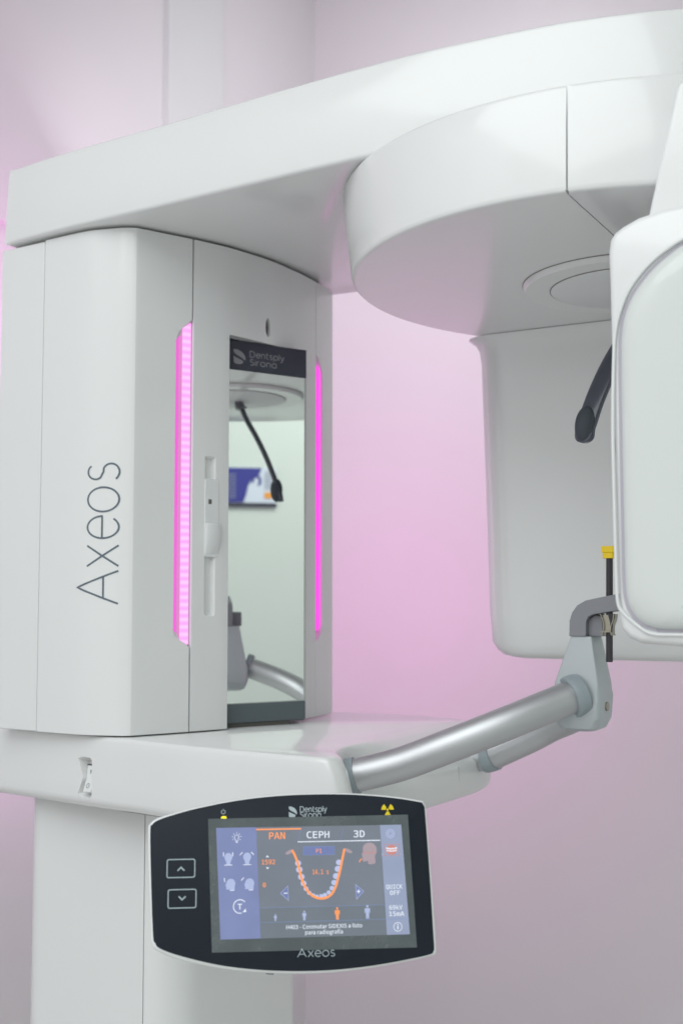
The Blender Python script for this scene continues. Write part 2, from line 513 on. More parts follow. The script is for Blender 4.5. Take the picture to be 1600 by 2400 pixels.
zt, zb = ZT - .0035, ZS + .002
bm = bmesh.new()
o1 = [(-.777, -.203), (-.6985, -.2072), (-.6985, -.10), (-.777, -.10)]
prism(bm, o1, zb, zt - .001)
obj('rear_side_panel', bm, M['white'], machine, .0015)
bm = bmesh.new()
side = catmull(C0[1:7], 5)[:-1] + [(-.5650, -.1930), (-.5622, -.1905), (-.5606, -.1875), (-.5592, -.1838), (-.531, -.118)]
prism(bm, side + [(-.5535, -.108), (-.60, -.14), (-.697, -.14)], zb, zt)
fside = obj('side_cover', bm, M['white'], machine, sharp=20)
# recess for the light strip beside the seam
f = Vector((.420, .907)); nf = Vector((.907, -.420)); base = Vector((-.531, -.118))


def flank(s, d, z): p = base - f * s + nf * d; return mw(p.x, p.y, z)      # s = metres left of the seam, d = outwards


rec = [(-.003, .3610), (.0005, .3610), (.012, .3525), (.0195, .344), (.0235, .332), (.0235, -.032), (.0215, -.038), (.008, -.0475), (.0005, -.0515), (-.003, -.0515)]
bmc = bmesh.new(); loft(bmc, [[flank(s, .01, z) for s, z in rec], [flank(s * .95, -.0045, .15 + (z - .15) * .993) for s, z in rec]])
apply_bool(fside, [boolcut('c', bmc)], bevel=.0008, sharp=20)


def strip_mesh(bm, flk, s0, s1, z0, z1, d0, d1):
    loft(bm, [[flk(s0, d0, z0), flk(s1, d0, z0 + .006), flk(s1, d1, z0 + .006), flk(s0, d1, z0)], [flk(s0, d0, z1), flk(s1, d0, z1 - .008), flk(s1, d1, z1 - .008), flk(s0, d1, z1)]])


def add_strip(flk, nm_label):
    bm = bmesh.new(); strip_mesh(bm, flk, .0003, .0112, -.048, .3575, -.0042, -.0022)
    st = obj('light_strip', bm, M['led'], machine, label=nm_label)
    bm = bmesh.new(); strip_mesh(bm, flk, .0118, .0152, -.040, .345, -.0044, -.0038)
    obj('diffuser', bm, M['led_dim'], st, smooth=False)
    bm = bmesh.new(); strip_mesh(bm, flk, .0160, .0215, -.034, .339, -.0044, -.0038)
    obj('diffuser', bm, M['led_pink'], st, smooth=False)


add_strip(flank, 'glowing pink light strip nearer the photographer')

# far side cover with its own strip
bm = bmesh.new()
prism(bm, [(-.5035, .1395)] + C2[1:-2] + [(-.60, .235), (-.60, .15), (-.53, .13)], zb, zt)
fr = obj('side_cover', bm, M['white'], machine, sharp=20)
b2 = Vector((-.5035, .1395)); f2 = Vector((-.12, -.993)).normalized() * 1; n2 = Vector((.985, .17)).normalized()


def flank2(s, d, z): p = b2 + Vector((-.16, .987)) * s + n2 * d; return mw(p.x, p.y, z)


bmc = bmesh.new(); loft(bmc, [[flank2(s, .01, z) for s, z in rec], [flank2(s * .95, -.0105, .15 + (z - .15) * .993) for s, z in rec]])
apply_bool(fr, [boolcut('c', bmc)], bevel=.0008, sharp=20)
bm = bmesh.new(); strip_mesh(bm, flank2, .011, .0205, -.035, .345, -.0100, -.0015)
obj('light_strip', bm, M['led_flat'], machine, label='glowing pink light strip beyond the mirror')

# front panel as a curved sheet with the mirror opening
def sample_curve(pts, n):
    c = catmull(pts, 10); L = [0]
    for a, b in zip(c, c[1:]): L.append(L[-1] + (Vector(b) - Vector(a)).length)
    out = []
    for i in range(n + 1):
        s = L[-1] * i / n
        for k in range(len(L) - 1):
            if L[k] <= s <= L[k + 1] + 1e-9:
                t = (s - L[k]) / max(1e-9, L[k + 1] - L[k]); out.append(tuple(Vector(c[k]).lerp(Vector(c[k + 1]), t))); break
    return out


FP = sample_curve(C1, 64)
iL = min(range(65), key=lambda i: abs(FP[i][1] + .0625)); iR = min(range(65), key=lambda i: abs(FP[i][1] - .0845))


def onormal(i):
    a, b = Vector(FP[max(i - 1, 0)]), Vector(FP[min(i + 1, 64)]); t = (b - a).normalized(); return Vector((t.y, -t.x))


bm = bmesh.new(); zop = .3505; th = .016
zr = [zb, zop, zt]
inn = [Vector(FP[i]) - onormal(i) * th for i in range(65)]
vo = {}; vi = {}
for i in range(65):
    for k, z in enumerate(zr):
        vo[i, k] = bm.verts.new(mw(FP[i][0], FP[i][1], z)); vi[i, k] = bm.verts.new(mw(inn[i].x, inn[i].y, z))
solid = lambda i, k: 0 <= i < 64 and 0 <= k < 2 and not (iL <= i < iR and k == 0)
for i in range(64):
    for k in range(2):
        if not solid(i, k): continue
        bm.faces.new((vo[i, k], vo[i + 1, k], vo[i + 1, k + 1], vo[i, k + 1])); bm.faces.new((vi[i, k], vi[i, k + 1], vi[i + 1, k + 1], vi[i + 1, k]))
        if not solid(i - 1, k): bm.faces.new((vo[i, k], vo[i, k + 1], vi[i, k + 1], vi[i, k]))
        if not solid(i + 1, k): bm.faces.new((vo[i + 1, k], vi[i + 1, k], vi[i + 1, k + 1], vo[i + 1, k + 1]))
        if not solid(i, k - 1): bm.faces.new((vo[i, k], vi[i, k], vi[i + 1, k], vo[i + 1, k]))
        if not solid(i, k + 1): bm.faces.new((vo[i, k + 1], vo[i + 1, k + 1], vi[i + 1, k + 1], vi[i, k + 1]))
loose = [v for v in bm.verts if not v.link_faces]
bmesh.ops.delete(bm, geom=loose, context='VERTS')
fp = obj('front_panel', bm, M['white'], machine, sharp=30)
# slot of the height slider
slot_i = min(range(65), key=lambda i: abs(FP[i][1] + .0885)); sp = Vector(FP[slot_i]); sn = onormal(slot_i); stn = Vector((-sn.y, sn.x))


def slotp(s, d, z): p = sp + stn * s + sn * d; return mw(p.x, p.y, z)


bmc = bmesh.new()
sl = [(-.0105, .195), (.0125, .195), (.0125, -.014), (.009, -.019), (-.007, -.019), (-.0105, -.012)]
sl2 = [(-.0075, .186), (.0035, .186), (.0035, -.006), (.003, -.010), (-.005, -.010), (-.0075, -.006)]
loft(bmc, [[slotp(s, .012, z) for s, z in [(a * 1.15, b) for a, b in sl]], [slotp(s, -.006, z) for s, z in sl2]])
bmc2 = bmesh.new()
cc = slotp
hole_i = min(range(65), key=lambda i: abs(FP[i][1] - .008)); hp = Vector(FP[hole_i]); hn = onormal(hole_i); ht = Vector((-hn.y, hn.x))


def holep(s, d, z): p = hp + ht * s + hn * d; return mw(p.x, p.y, z)


el = [(.0052 * math.cos(a), .3728 + .0128 * math.sin(a)) for a in [2 * math.pi * k / 32 for k in range(32)]]
loft(bmc2, [[holep(s, .01, z) for s, z in el], [holep(s, -.006, z) for s, z in el]])
apply_bool(fp, [boolcut('c', bmc), boolcut('c', bmc2)], bevel=.0009, sharp=30)
M['hole'] = mat('sensor_window', (.10, .07, .10), .15, coat=.6)
bm = bmesh.new(); loft(bm, [[holep(s, -.0058, z) for s, z in el], [holep(s, -.0045, z) for s, z in el]])
obj('sensor_window', bm, M['hole'], fp)
bm = bmesh.new()
loft(bm, [[slotp(s, .0012, z) for s, z in rrect(-.0095, .0115, .0615, .161, .003, 4)], [slotp(s, -.008, z) for s, z in rrect(-.0095, .0115, .0615, .161, .003, 4)]])
sld = obj('height_slider', bm, M['soft'], machine, .0006)
bm = bmesh.new()
loft(bm, [[slotp(s, d, .1045 - .001 * (d > .006)) for s, d in [(-.0095, 0), (-.0095, .0065), (-.004, .009), (.005, .009), (.0115, .0065), (.0115, 0)]],
          [slotp(s, d, .085) for s, d in [(-.0095, 0), (-.0095, .0055), (-.004, .0075), (.005, .0075), (.0115, .0055), (.0115, 0)]],
          [slotp(s, d, .066) for s, d in [(-.0085, 0), (-.0085, .0014), (-.004, .002), (.005, .002), (.0105, .0014), (.0105, 0)]]])
obj('thumb_grip', bm, M['soft'], sld, .0006)
bm = bmesh.new(); loft(bm, [[slotp(s, .0014, z) for s, z in [(-.0045, .1285), (.0005, .1285), (.0005, .1345), (-.0045, .1345)]], [slotp(s, .0008, z) for s, z in [(-.0045, .1285), (.0005, .1285), (.0005, .1345), (-.0045, .1345)]]])
obj('scale_window', bm, mat('scale_dark', (.12, .12, .11), .4), sld, smooth=False)

# inner core behind the opening and the covers
bm = bmesh.new()
prism(bm, [(-.775, -.14), (-.70, -.14), (-.60, -.135), (-.575, -.08), (-.56, .12), (-.60, .2), (-.775, .2)], zb, zt - .002)
obj('inner_core', bm, M['soft'], machine)
# dark shadow gap plate on top of the head
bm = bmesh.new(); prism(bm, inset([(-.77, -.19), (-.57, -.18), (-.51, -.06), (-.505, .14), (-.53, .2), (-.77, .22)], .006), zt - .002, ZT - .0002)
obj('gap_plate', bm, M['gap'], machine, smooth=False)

# mirror module, turned a little towards the photographer
MA = rad(55.5); mn = Vector((math.cos(MA), -math.sin(MA), 0)); mt = Vector((math.sin(MA), math.cos(MA), 0)); mo = Vector((-.1470, 1.6085, 0))
MWD = .1195


def mir(s, d, z): p = mo + mt * s + mn * d; return Vector((p.x, p.y, z + CAMZ))


def mbox(bm, s0, s1, d0, d1, z0, z1):
    loft(bm, [[mir(s0, d0, z0), mir(s1, d0, z0), mir(s1, d1, z0), mir(s0, d1, z0)], [mir(s0, d0, z1), mir(s1, d0, z1), mir(s1, d1, z1), mir(s0, d1, z1)]])


bm = bmesh.new(); mbox(bm, -.012, MWD - .0005, -.022, -.0025, -.153, .3500)
mod = obj('mirror_module', bm, M['slate'], machine, .0008)
bm = bmesh.new(); mbox(bm, -.012, MWD, -.0025, .0, -.1265, .3105); obj('mirror_glass', bm, M['mirror'], mod, smooth=False)
bm = bmesh.new(); mbox(bm, -.012, MWD, -.0025, .0006, .3107, .3495); band = obj('name_band', bm, M['navy'], mod, smooth=False)
bm = bmesh.new(); mbox(bm, -.012, MWD, -.0025, .0010, -.1515, -.1268); obj('lower_trim', bm, M['slate'], mod, .0012)
bm = bmesh.new(); mbox(bm, -.008, MWD - .024, -.016, -.001, -.1565, -.1518); obj('foot', bm, M['gap'], mod, smooth=False)
bm = bmesh.new(); mbox(bm, -.005, MWD - .0005, .0001, .0003, -.1268, -.1256); mbox(bm, MWD - .0026, MWD, -.001, .0004, -.1265, .3105)
obj('glass_edge', bm, M['key_line'], mod, smooth=False)


def dsmark(bm, x, y, wdt, hgt, place, mi=0):
    top = [(0, 1), (.30, 1), (.68, .86), (.93, .62), (1.0, .32), (.88, .33), (.68, .46), (.36, .58), (.12, .70), (0, .83)]
    bot = [(.0, .55), (.17, .46), (.52, .35), (.73, .28), (.80, .18), (.70, .06), (.46, 0), (.18, .01), (0, .11)]
    for q in (top, bot): poly(bm, [(x + a * wdt, y + b * hgt) for a, b in q], place, mi)


bm = bmesh.new()
k = lambda s, z: mir(s, .0009, z)
dsmark(bm, .0055, .3185, .0185, .0195, k)
letters(bm, 'Dentsply', .0078, .0012, k, gap=.22, x0=.0305, y0=.3300, total=.0530)
letters(bm, 'Sirona', .0078, .0012, k, gap=.22, x0=.0305, y0=.3192, total=.0410)
obj('band_lettering', bm, M['print_dim'], band, smooth=False)

# engraved name on the side cover
bm = bmesh.new()


def sidep(z, up):      # reads upwards: z runs along the word, 'up' from the baseline towards the rear
    X = -.5765 - up; return mw(X, curveY(X) - .0006, z)


k = sidep
for ch, z0, z1 in (('A', .0026, .0430), ('x', .0480, .0730), ('e', .0815, .1085), ('o', .1143, .1440), ('s', .1512, .1738)):
    h = .0545; a, st = GL[ch]
    for s_ in st:
        pts = []
        for p, q in zip(s_, s_[1:]):
            n_ = max(1, int(math.hypot((q[0] - p[0]), (q[1] - p[1])) * h / .004))
            pts += [(p[0] + (q[0] - p[0]) * j / n_, p[1] + (q[1] - p[1]) * j / n_) for j in range(n_)]
        pts.append(s_[-1])
        ribbon(bm, [(z0 + (p[0] / a) * (z1 - z0), p[1] * h) for p in pts], .0023, k)
obj('side_lettering', bm, M['ink'], fside, smooth=False)

# ---- overhead arm ----
near = [(-.767, -.203), (-.70, -.212), (-.622, -.219), (-.485, -.2275), (-.356, -.2375), (-.24, -.245), (-.137, -.248), (-.03, -.242), (.039, -.231), (.115, -.207), (.18, -.168), (.235, -.105), (.262, 0)]
full = near + [(x, -y) for x, y in reversed(near[:-1])]


def arm_ring(z, d, dy=0):
    body = catmull(near, 5); ol = body + [(x, -y) for x, y in reversed(body[:-1])]
    ol = [(x - (0.0 if x > -.76 else 0), y + (-dy if y < 0 else dy)) for x, y in ol]
    return [mw(x, y, z) for x, y in inset(ol, d)]


bm = bmesh.new()
loft(bm, [arm_ring(ZT, .0045, .006), arm_ring(ZT + .0008, .0020, .006), arm_ring(ZT + .0024, .0006, .006), arm_ring(ZT + .0050, 0, .006), arm_ring(ZT + .05, 0, .003),
          arm_ring(.5665, 0, 0), arm_ring(.5690, .0008), arm_ring(.5705, .0028), arm_ring(.5710, .006)])
obj('overhead_arm', bm, M['white'], machine, sharp=40)

# ---- rotating arm ----
def unit_ring(z, rx, ry, n=128):
    out = []
    for i in range(n):
        a = 2 * math.pi * i / n; x, y = rx * math.cos(a), ry * math.sin(a)
        if x > 0: x *= .85 + .15
        out.append(mw(x, y, z))
    return out


bm = bmesh.new()
loft(bm, [unit_ring(ZU, .309, .329), unit_ring(ZU + .0004, .3115, .3315), unit_ring(ZU + .002, .3132, .3330), unit_ring(ZU + .006, .3145, .3335), unit_ring(.43, .3235, .331),
          unit_ring(.4625, .3285, .3285), unit_ring(.4655, .3275, .3275), unit_ring(.4668, .325, .325)])
ra = obj('rotating_arm', bm, M['white'], machine, sharp=60)
bmc = bmesh.new(); box(bmc, .0395, .0412, -.36, -.325, .30, .50)
bmc3 = bmesh.new(); loft(bmc3, [[mw(.0395, -.36, ZU - .01), mw(.0408, -.36, ZU - .01), mw(.036, -.14, ZU - .01), mw(.0347, -.14, ZU - .01)],
                                [mw(.0395, -.36, ZU + .003), mw(.0408, -.36, ZU + .003), mw(.036, -.14, ZU + .003), mw(.0347, -.14, ZU + .003)]])
apply_bool(ra, [boolcut('c', bmc), boolcut('c', bmc3)], sharp=50)
bm = bmesh.new()
loft(bm, [[mw(x, y, ZU - .0005) for x, y in disc(0, 0, .1235)], [mw(x, y, ZU - .003) for x, y in disc(0, 0, .1235)], [mw(x, y, ZU - .0068) for x, y in disc(0, 0, .1205)]])
rg = obj('bearing_cover', bm, M['white'], ra, sharp=50)
bm = bmesh.new()
loft(bm, [[mw(x, y, ZU - .0068) for x, y in disc(0, 0, .092)], [mw(x, y, ZU - .0078) for x, y in disc(0, 0, .092)], [mw(x, y, ZU - .0084) for x, y in disc(0, 0, .0912)]])
obj('inner_disc', bm, M['soft'], rg, sharp=50)
bm = bmesh.new()
loft(bm, [[mw(x, y, ZU - .0065) for x, y in disc(0, 0, .0932)], [mw(x, y, ZU - .0074) for x, y in disc(0, 0, .0932)]])
M['gap_light'] = mat('seam_grey', (.24, .24, .225), .8)
obj('disc_gap', bm, M['gap_light'], rg, smooth=False)
bm = bmesh.new()
loft(bm, [[mw(x, y, ZU + .001) for x, y in disc(0, 0, .1241)], [mw(x, y, ZU - .0008) for x, y in disc(0, 0, .1241)]])
obj('cover_gap', bm, M['gap_light'], rg, smooth=False)

# rear housing (far side)
def rr_ring(z, x0, x1, y0, y1, r, n=10): return [mw(x, y, z) for x, y in rrect(x0, x1, y0, y1, r, n)]


bm = bmesh.new()
R_ = (.065, .065, .04, .04)
rings = []
for z, dx, rr in ((-.0695, -.045, .03), (-.069, -.03, .045), (-.066, -.015, .055), (-.060, -.006, .06), (-.048, 0, .058), (-.01, .003, .058), (.10, .005, .058), (.20, .0075, .058), (.30, .0100, .058), (.335, .0108, .058), (.352, .0125, .055), (.360, .0155, .05), (.3655, .021, .04)):
    rings.append(rr_ring(z, -.271 - dx, .29 + dx * .5, .178 - max(dx, -.03) * .5, .325 + min(dx, 0) * .6, (rr, rr, .03, .03)))
loft(bm, rings)
obj('detector_housing', bm, M['white'], machine, sharp=60)

# front housing (near side) with lip and inset panel
YF = -.345
prof = [(.0840, -.008), (.0862, -.0190), (.0925, -.0268), (.1030, -.0312), (.139, -.0335), (.40, -.036), (.44, -.03), (.455, -.01), (.455, .28), (.42, .32), (.33, .338), (.20, .338), (.160, .3355), (.128, .3335), (.108, .3300), (.094, .3245), (.086, .3195), (.0815, .3130), (.0800, .3020), (.0805, .28), (.0815, .188), (.0830, .09)]
bm = bmesh.new()
loft(bm, [[mw(x, YF, z) for x, z in inset(prof, .006)], [mw(x, YF + .002, z) for x, z in inset(prof, .002)], [mw(x, YF + .008, z) for x, z in prof],
          [mw(x, -.22, z) for x, z in prof], [mw(x, -.208, z) for x, z in inset(prof, .012)]])
fh = obj('tube_housing', bm, M['white'], machine, sharp=60)
prof = [(x - .005 if x < .2 else x, z) for x, z in prof]
path = [(.30, .322), (.22, .318), (.160, .3065), (.136, .2965), (.118, .2830), (.104, .2660), (.0960, .2480), (.0918, .2300), (.0903, .21), (.0885, .15), (.0890, .06), (.0895, .020), (.0905, .002), (.0945, -.0055), (.1040, -.0142), (.1140, -.0212), (.1225, -.0232), (.14, -.0236), (.30, -.024)]
pc = [(x - .005 if x < .2 else x, z) for x, z in catmull(path, 6)]
bm = bmesh.new(); tube(bm, [mw(x, YF - .0015, z) for x, z in pc], .0015, 12, False)
obj('lip', bm, M['soft'], fh)
inner = [(.30, .318), (.22, .314), (.160, .3025), (.138, .2925), (.121, .2790), (.1070, .2620), (.0995, .2460), (.0965, .2300), (.0955, .21), (.0952, .15), (.0955, .06), (.0958, .02), (.0975, .003), (.1015, -.006), (.1075, -.0130), (.1150, -.0172), (.124, -.0193), (.14, -.0198), (.30, -.020)]
ic = [(x - .005 if x < .2 else x, z) for x, z in catmull(inner, 5)] + [(.42, -.02), (.42, .318)]
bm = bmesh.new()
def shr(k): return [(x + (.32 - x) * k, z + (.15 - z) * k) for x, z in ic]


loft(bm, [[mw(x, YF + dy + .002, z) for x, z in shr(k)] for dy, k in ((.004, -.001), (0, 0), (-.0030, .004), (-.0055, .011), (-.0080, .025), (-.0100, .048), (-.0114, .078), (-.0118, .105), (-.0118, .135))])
obj('front_shell', bm, mat('shell_reflection_tint', (.655, .69, .672), .3, coat=.5, coat_rough=.08), fh, sharp=60)  # green room reflection and shade put into the shell's base colour
bm = bmesh.new(); loft(bm, [[mw(x, YF + .0005, z) for x, z in inset(ic, -.0018)], [mw(x, YF - .0004, z) for x, z in inset(ic, -.0018)]])
obj('shell_gap', bm, mat('gap_violet', (.42, .40, .46), .6), fh, smooth=False)
# neck joining the front housing to the rotating arm
bm = bmesh.new()
nk = [(.108, .300), (.116, .335), (.1405, .434), (.1425, .4395), (.147, .4425), (.40, .4425), (.42, .30)]
loft(bm, [[mw(x, YF + .006, z) for x, z in inset(nk, .001)], [mw(x, YF + .008, z) for x, z in nk], [mw(x, -.30, z) for x, z in nk]])
obj('housing_neck', bm, M['white'], machine, .002)
# blended web under the rotating arm beside the neck
bm = bmesh.new()
loft(bm, [[mw(.13, -.335, .37), mw(.30, -.335, .37), mw(.30, -.22, .37), mw(.13, -.22, .37)], [mw(.118, -.335, .345), mw(.30, -.335, .345), mw(.30, -.25, .345), mw(.118, -.25, .345)],
          [mw(.112, -.335, .31), mw(.30, -.335, .31), mw(.30, -.27, .31), mw(.112, -.27, .31)]])
obj('neck_web', bm, M['white'], machine, .008)

# ---- temple supports ----
def support(sg, lab):
    P = [(.011, .017, .347), (.006, .024, .325), (-.008, .036, .295), (-.024, .047, .262), (-.037, .056, .228), (-.045, .062, .200), (-.0470, .0645, .190), (-.0475, .065, .1775)]
    P = [(x + .010, y + (.016 * (.35 - z) / .17 if sg > 0 else 0), z) for x, y, z in P]
    P = catmull(P, 12)
    bm = bmesh.new(); rings = []
    for i, p in enumerate(P):
        t = i / (len(P) - 1)
        a = Vector(P[max(i - 1, 0)]); b = Vector(P[min(i + 1, len(P) - 1)]); tg = (b - a).normalized()
        wv = Vector((1, .15, 0)); wv = (wv - tg * wv.dot(tg)).normalized(); nv = tg.cross(wv)
        hw = .0122 - .0006 * t; th_ = .0048
        hw *= math.sqrt(max(.02, 1 - (max(0, t - .90) / .10) ** 2))
        r_ = []
        for k_ in range(20):
            an = 2 * math.pi * k_ / 20; ca, sa = math.cos(an), math.sin(an)
            q = Vector(p) + wv * hw * (abs(ca) ** .8) * (1 if ca > 0 else -1) + nv * th_ * (abs(sa) ** .8) * (1 if sa > 0 else -1)
            r_.append(mw(q.x, q.y * sg, q.z))
        rings.append(r_)
    loft(bm, rings); s_ = obj('temple_support', bm, M['dark'], machine, sharp=60, label=lab)
    bm = bmesh.new(); bmesh.ops.create_uvsphere(bm, u_segments=32, v_segments=20, radius=1)
    bm.transform(Matrix.Translation(mw(-.0365, (.0650 if sg < 0 else .0735) * sg, .1975)) @ Matrix.Rotation(rad(-30), 4, 'Z') @ Matrix.Rotation(rad(8), 4, 'Y') @ Matrix.Diagonal((.0112, .0105, .0205, 1)))
    obj('pad', bm, M['pad'], s_)
    # grey bracket up to the bearing
    bm = bmesh.new(); rings = []
    Q = catmull([(.03, .012, .362), (.028, .014, .353), (.02, .016, .347), (.009, .019, .344)], 4)
    for p in Q: rings.append([mw(p[0] + a * .012, (p[1] + b * .007) * sg, p[2] + (.002 * b)) for a, b in ((-1, -1), (1, -1), (1, 1), (-1, 1))])
    loft(bm, rings); obj('bracket', bm, M['grey'], s_, .001)


support(-1, 'dark temple support with oval pad nearer the photographer')
support(1, 'dark temple support farther from the photographer')

# ---- handle tubes, tower, chin bracket ----
def handle(sg, lab):
    P = catmull([(-.258, .139, -.1975), (-.238, .137, -.1945), (-.205, .133, -.1795), (-.176, .129, -.1655), (-.148, .122, -.1510), (-.115, .106, -.1370), (-.085, .075, -.1210), (-.066, .036, -.106), (-.062, .020, -.101)] if sg > 0 else
                [(-.303, .152, -.1930), (-.285, .150, -.1895), (-.232, .131, -.1745), (-.181, .113, -.1535), (-.128, .085, -.1300), (-.079, .0400, -.1060), (-.062, .022, -.098)], 10)
    W = [mw(x, y * sg, z) for x, y, z in P]
    r = .0186 if sg < 0 else .0172
    bm = bmesh.new(); tube(bm, W, r, 40); h = obj('handle', bm, M['alu'], machine, sharp=60, label=lab)
    bm = bmesh.new(); tube(bm, W[7:13], r + .0018, 40)
    obj('collar', bm, M['collar'], h, sharp=40)
    k_ = len(W) - 8
    bm = bmesh.new(); tube(bm, W[k_:], r, 40, radii=[r + .0040, r + .0052] + [r + .0052] * 6); obj('collar', bm, M['collar'], h, sharp=40)


handle(-1, 'satin metal handle tube nearer the photographer')
handle(1, 'satin metal handle tube on the far side')

bm = bmesh.new()
def twr(z, x0, x1, y0, y1, r): return rr_ring(z, x0, x1, y0, y1, r, 5)
loft(bm, [twr(-.1395, -.080, -.050, -.020, .012, .010), twr(-.1360, -.088, -.042, -.026, .018, .012), twr(-.125, -.094, -.038, -.030, .022, .008), twr(-.105, -.0935, -.0370, -.0305, .022, .005),
          twr(-.085, -.0885, -.038, -.030, .018, .0025), twr(-.034, -.0700, -.0460, -.0265, .009, .0015)])
tw = obj('support_tower', bm, M['silver'], machine, sharp=25)
bm = bmesh.new(); tube(bm, [mw(-.0375, -.004, -.112), mw(-.0357, -.004, -.112)], .005, 20); obj('screw', bm, M['steel'], tw)
# grey L-shaped bracket
ob = [(-.0712, -.0338), (-.0705, -.0166), (-.0675, -.0075), (-.0615, .0005), (-.052, .0058), (-.043, .0078), (-.015, .0132), (.004, .0172), (.006, .0165), (.006, .0), (.003, -.0015), (-.018, -.0055), (-.043, -.0095), (-.0485, -.0120), (-.051, -.0172), (-.0518, -.0338)]
bm = bmesh.new(); xzprism(bm, ob, -.029, -.002)
br = obj('chin_bracket', bm, M['grey'], machine, .0012, sharp=40)
bm = bmesh.new(); xzprism(bm, [(-.052, -.0338), (-.052, -.016), (-.044, -.010), (-.036, -.0115), (-.0345, -.0338)], -.020, .014)
obj('bracket_foot', bm, M['grey'], br, .001)
# spring clip
bm = bmesh.new()
cl = catmull([(-.0345, -.009), (-.0318, -.016), (-.031, -.024), (-.0325, -.0300), (-.0335, -.0325)], 5)
rings = [[mw(x, -.031, z), mw(x + .0009, -.031, z), mw(x + .0009, -.017, z), mw(x, -.017, z)] for x, z in cl]
loft(bm, rings)
cl = catmull([(-.0195, -.009), (-.0205, -.016), (-.0228, -.022), (-.0232, -.030), (-.0218, -.0325)], 5)
loft(bm, [[mw(x, -.031, z), mw(x + .0009, -.031, z), mw(x + .0009, -.017, z), mw(x, -.017, z)] for x, z in cl])
xzprism(bm, [(-.034, -.0275), (-.0225, -.0275), (-.0225, -.0290), (-.034, -.0290)], -.031, -.030)
xzprism(bm, [(-.0318, -.0100), (-.026, -.0100), (-.0232, -.020), (-.0235, -.0290), (-.0325, -.0290), (-.0310, -.020)], -.0285, -.0278)
obj('spring_clip', bm, M['steel'], br, sharp=60)
bm = bmesh.new(); xzprism(bm, [(-.026, -.009), (-.0185, -.0085), (-.0182, -.012), (-.0205, -.019), (-.0215, -.029), (-.0232, -.029), (-.0235, -.018)], -.0300, -.0288)
obj('clip_jaw', bm, M['rod'], br)

# the bite rod can be lifted out: a thing of its own
rod = empty('bite_rod', mw(-.0270, -.0235, -.0617), rad(-30), 'black bite rod with yellow cap standing in the grey chin bracket', 'bite rod')
bm = bmesh.new(); tube(bm, [mw(-.0270, -.0235, -.0617), mw(-.0250, -.0235, .0537)], .0037, 24); obj('shaft', bm, M['rod'], rod)
bm = bmesh.new()
for (z0, z1, a, b) in ((.0525, .0590, .0062, .006), (.0590, .0660, .0074, .0068)):
    loft(bm, [[mw(x, y, z0) for x, y in rrect(-.0252 - a, -.0252 + a, -.0235 - b, -.0235 + b, .002, 4)], [mw(x, y, z1) for x, y in rrect(-.0252 - a, -.0252 + a, -.0235 - b, -.0235 + b, .002, 4)]])
obj('cap', bm, M['yellow'], rod, .0006)

# ---- control panel with touch display ----
PO = Vector((-.1041, 1.09, -.2865 + CAMZ)); PE1 = Vector((.9926, .1215, -.0038)).normalized(); PN = Vector((.1193, -.968, .2207)).normalized()
PE2 = PN.cross(PE1).normalized()


def pp(x, y, d=0): return PO + PE1 * x * .001 + PE2 * y * .001 + PN * d * .001      # millimetres on the panel


outer = [(-63.6, 91.4), (-61.9, 50), (-59.6, 14), (-59.3, 4.7), (-57.9, -3.1), (-53.2, -8.0), (-34.7, -15.4), (-1.9, -23.2), (31.1, -27.6), (64.3, -29.8), (97.8, -29.6), (131.6, -26.8), (165.8, -22.0), (184.6, -18.6), (188.0, -16.2), (188.6, -11.5), (188.3, 2), (186.8, 50), (184.8, 102), (184.5, 109.1), (183.0, 112.6), (180.0, 114.4), (153.7, 118.6), (118.6, 121.7), (83.6, 122.6), (48.9, 121.5), (14.4, 118.0), (-19.7, 112.0), (-45.0, 105.9), (-56.7, 102.2), (-62.0, 98.0)]
oc = catmull(outer, 4, True)
bm = bmesh.new()
loft(bm, [[pp(x, y, -26) for x, y in inset(oc, 9)], [pp(x, y, -22) for x, y in inset(oc, 4)], [pp(x, y, -14) for x, y in inset(oc, 1.0)], [pp(x, y, -3) for x, y in oc], [pp(x, y, -1) for x, y in inset(oc, .3)], [pp(x, y, 0) for x, y in inset(oc, 1.1)]])
panel = obj('control_panel', bm, M['soft'], machine, sharp=60)
ins = [(-61.6, 91.4), (-60, 50), (-57.4, 5.5), (-55.4, -1.2), (-51.3, -5.8), (-34.8, -12.0), (-1.9, -20.4), (31.1, -25.2), (64.4, -27.4), (97.8, -27.4), (131.7, -24.9), (165.9, -20.2), (182.6, -17.0), (185.2, -14.9), (186.2, -11.5), (185.9, 2), (184.9, 50), (183.1, 102), (182.6, 108.8), (181.0, 111.4), (178.5, 112.9), (153.7, 117.0), (118.6, 120.2), (83.6, 121.0), (48.9, 120.0), (14.4, 116.6), (-19.7, 110.6), (-41.6, 105.2), (-55.0, 100.8), (-60.0, 97.1)]
icv = catmull(ins, 4, True)
bm = bmesh.new(); loft(bm, [[pp(x, y, -1) for x, y in icv], [pp(x, y, .45) for x, y in icv], [pp(x, y, .6) for x, y in inset(icv, .4)]])
face = obj('faceplate', bm, M['bezel'], panel, sharp=60)
# mounting knuckle behind the panel, up to the tray
bm = bmesh.new(); tube(bm, [pp(60, 60, -24), pp(60, 62, -80), mw(-.40, -.12, -.25), mw(-.40, -.10, -.22)], .017, 20); obj('panel_mount', bm, M['soft'], panel)
bm = bmesh.new(); loft(bm, [[pp(36, -26.2, -8), pp(47, -27.5, -8), pp(46, -30.2, -8), pp(40, -29.6, -8)], [pp(36, -26.2, -5), pp(47, -27.5, -5), pp(46, -30.2, -5), pp(40, -29.6, -5)]])
obj('release_tab', bm, M['grey'], panel, smooth=False)


def pl(h): return lambda x, y: pp(x, y, h)


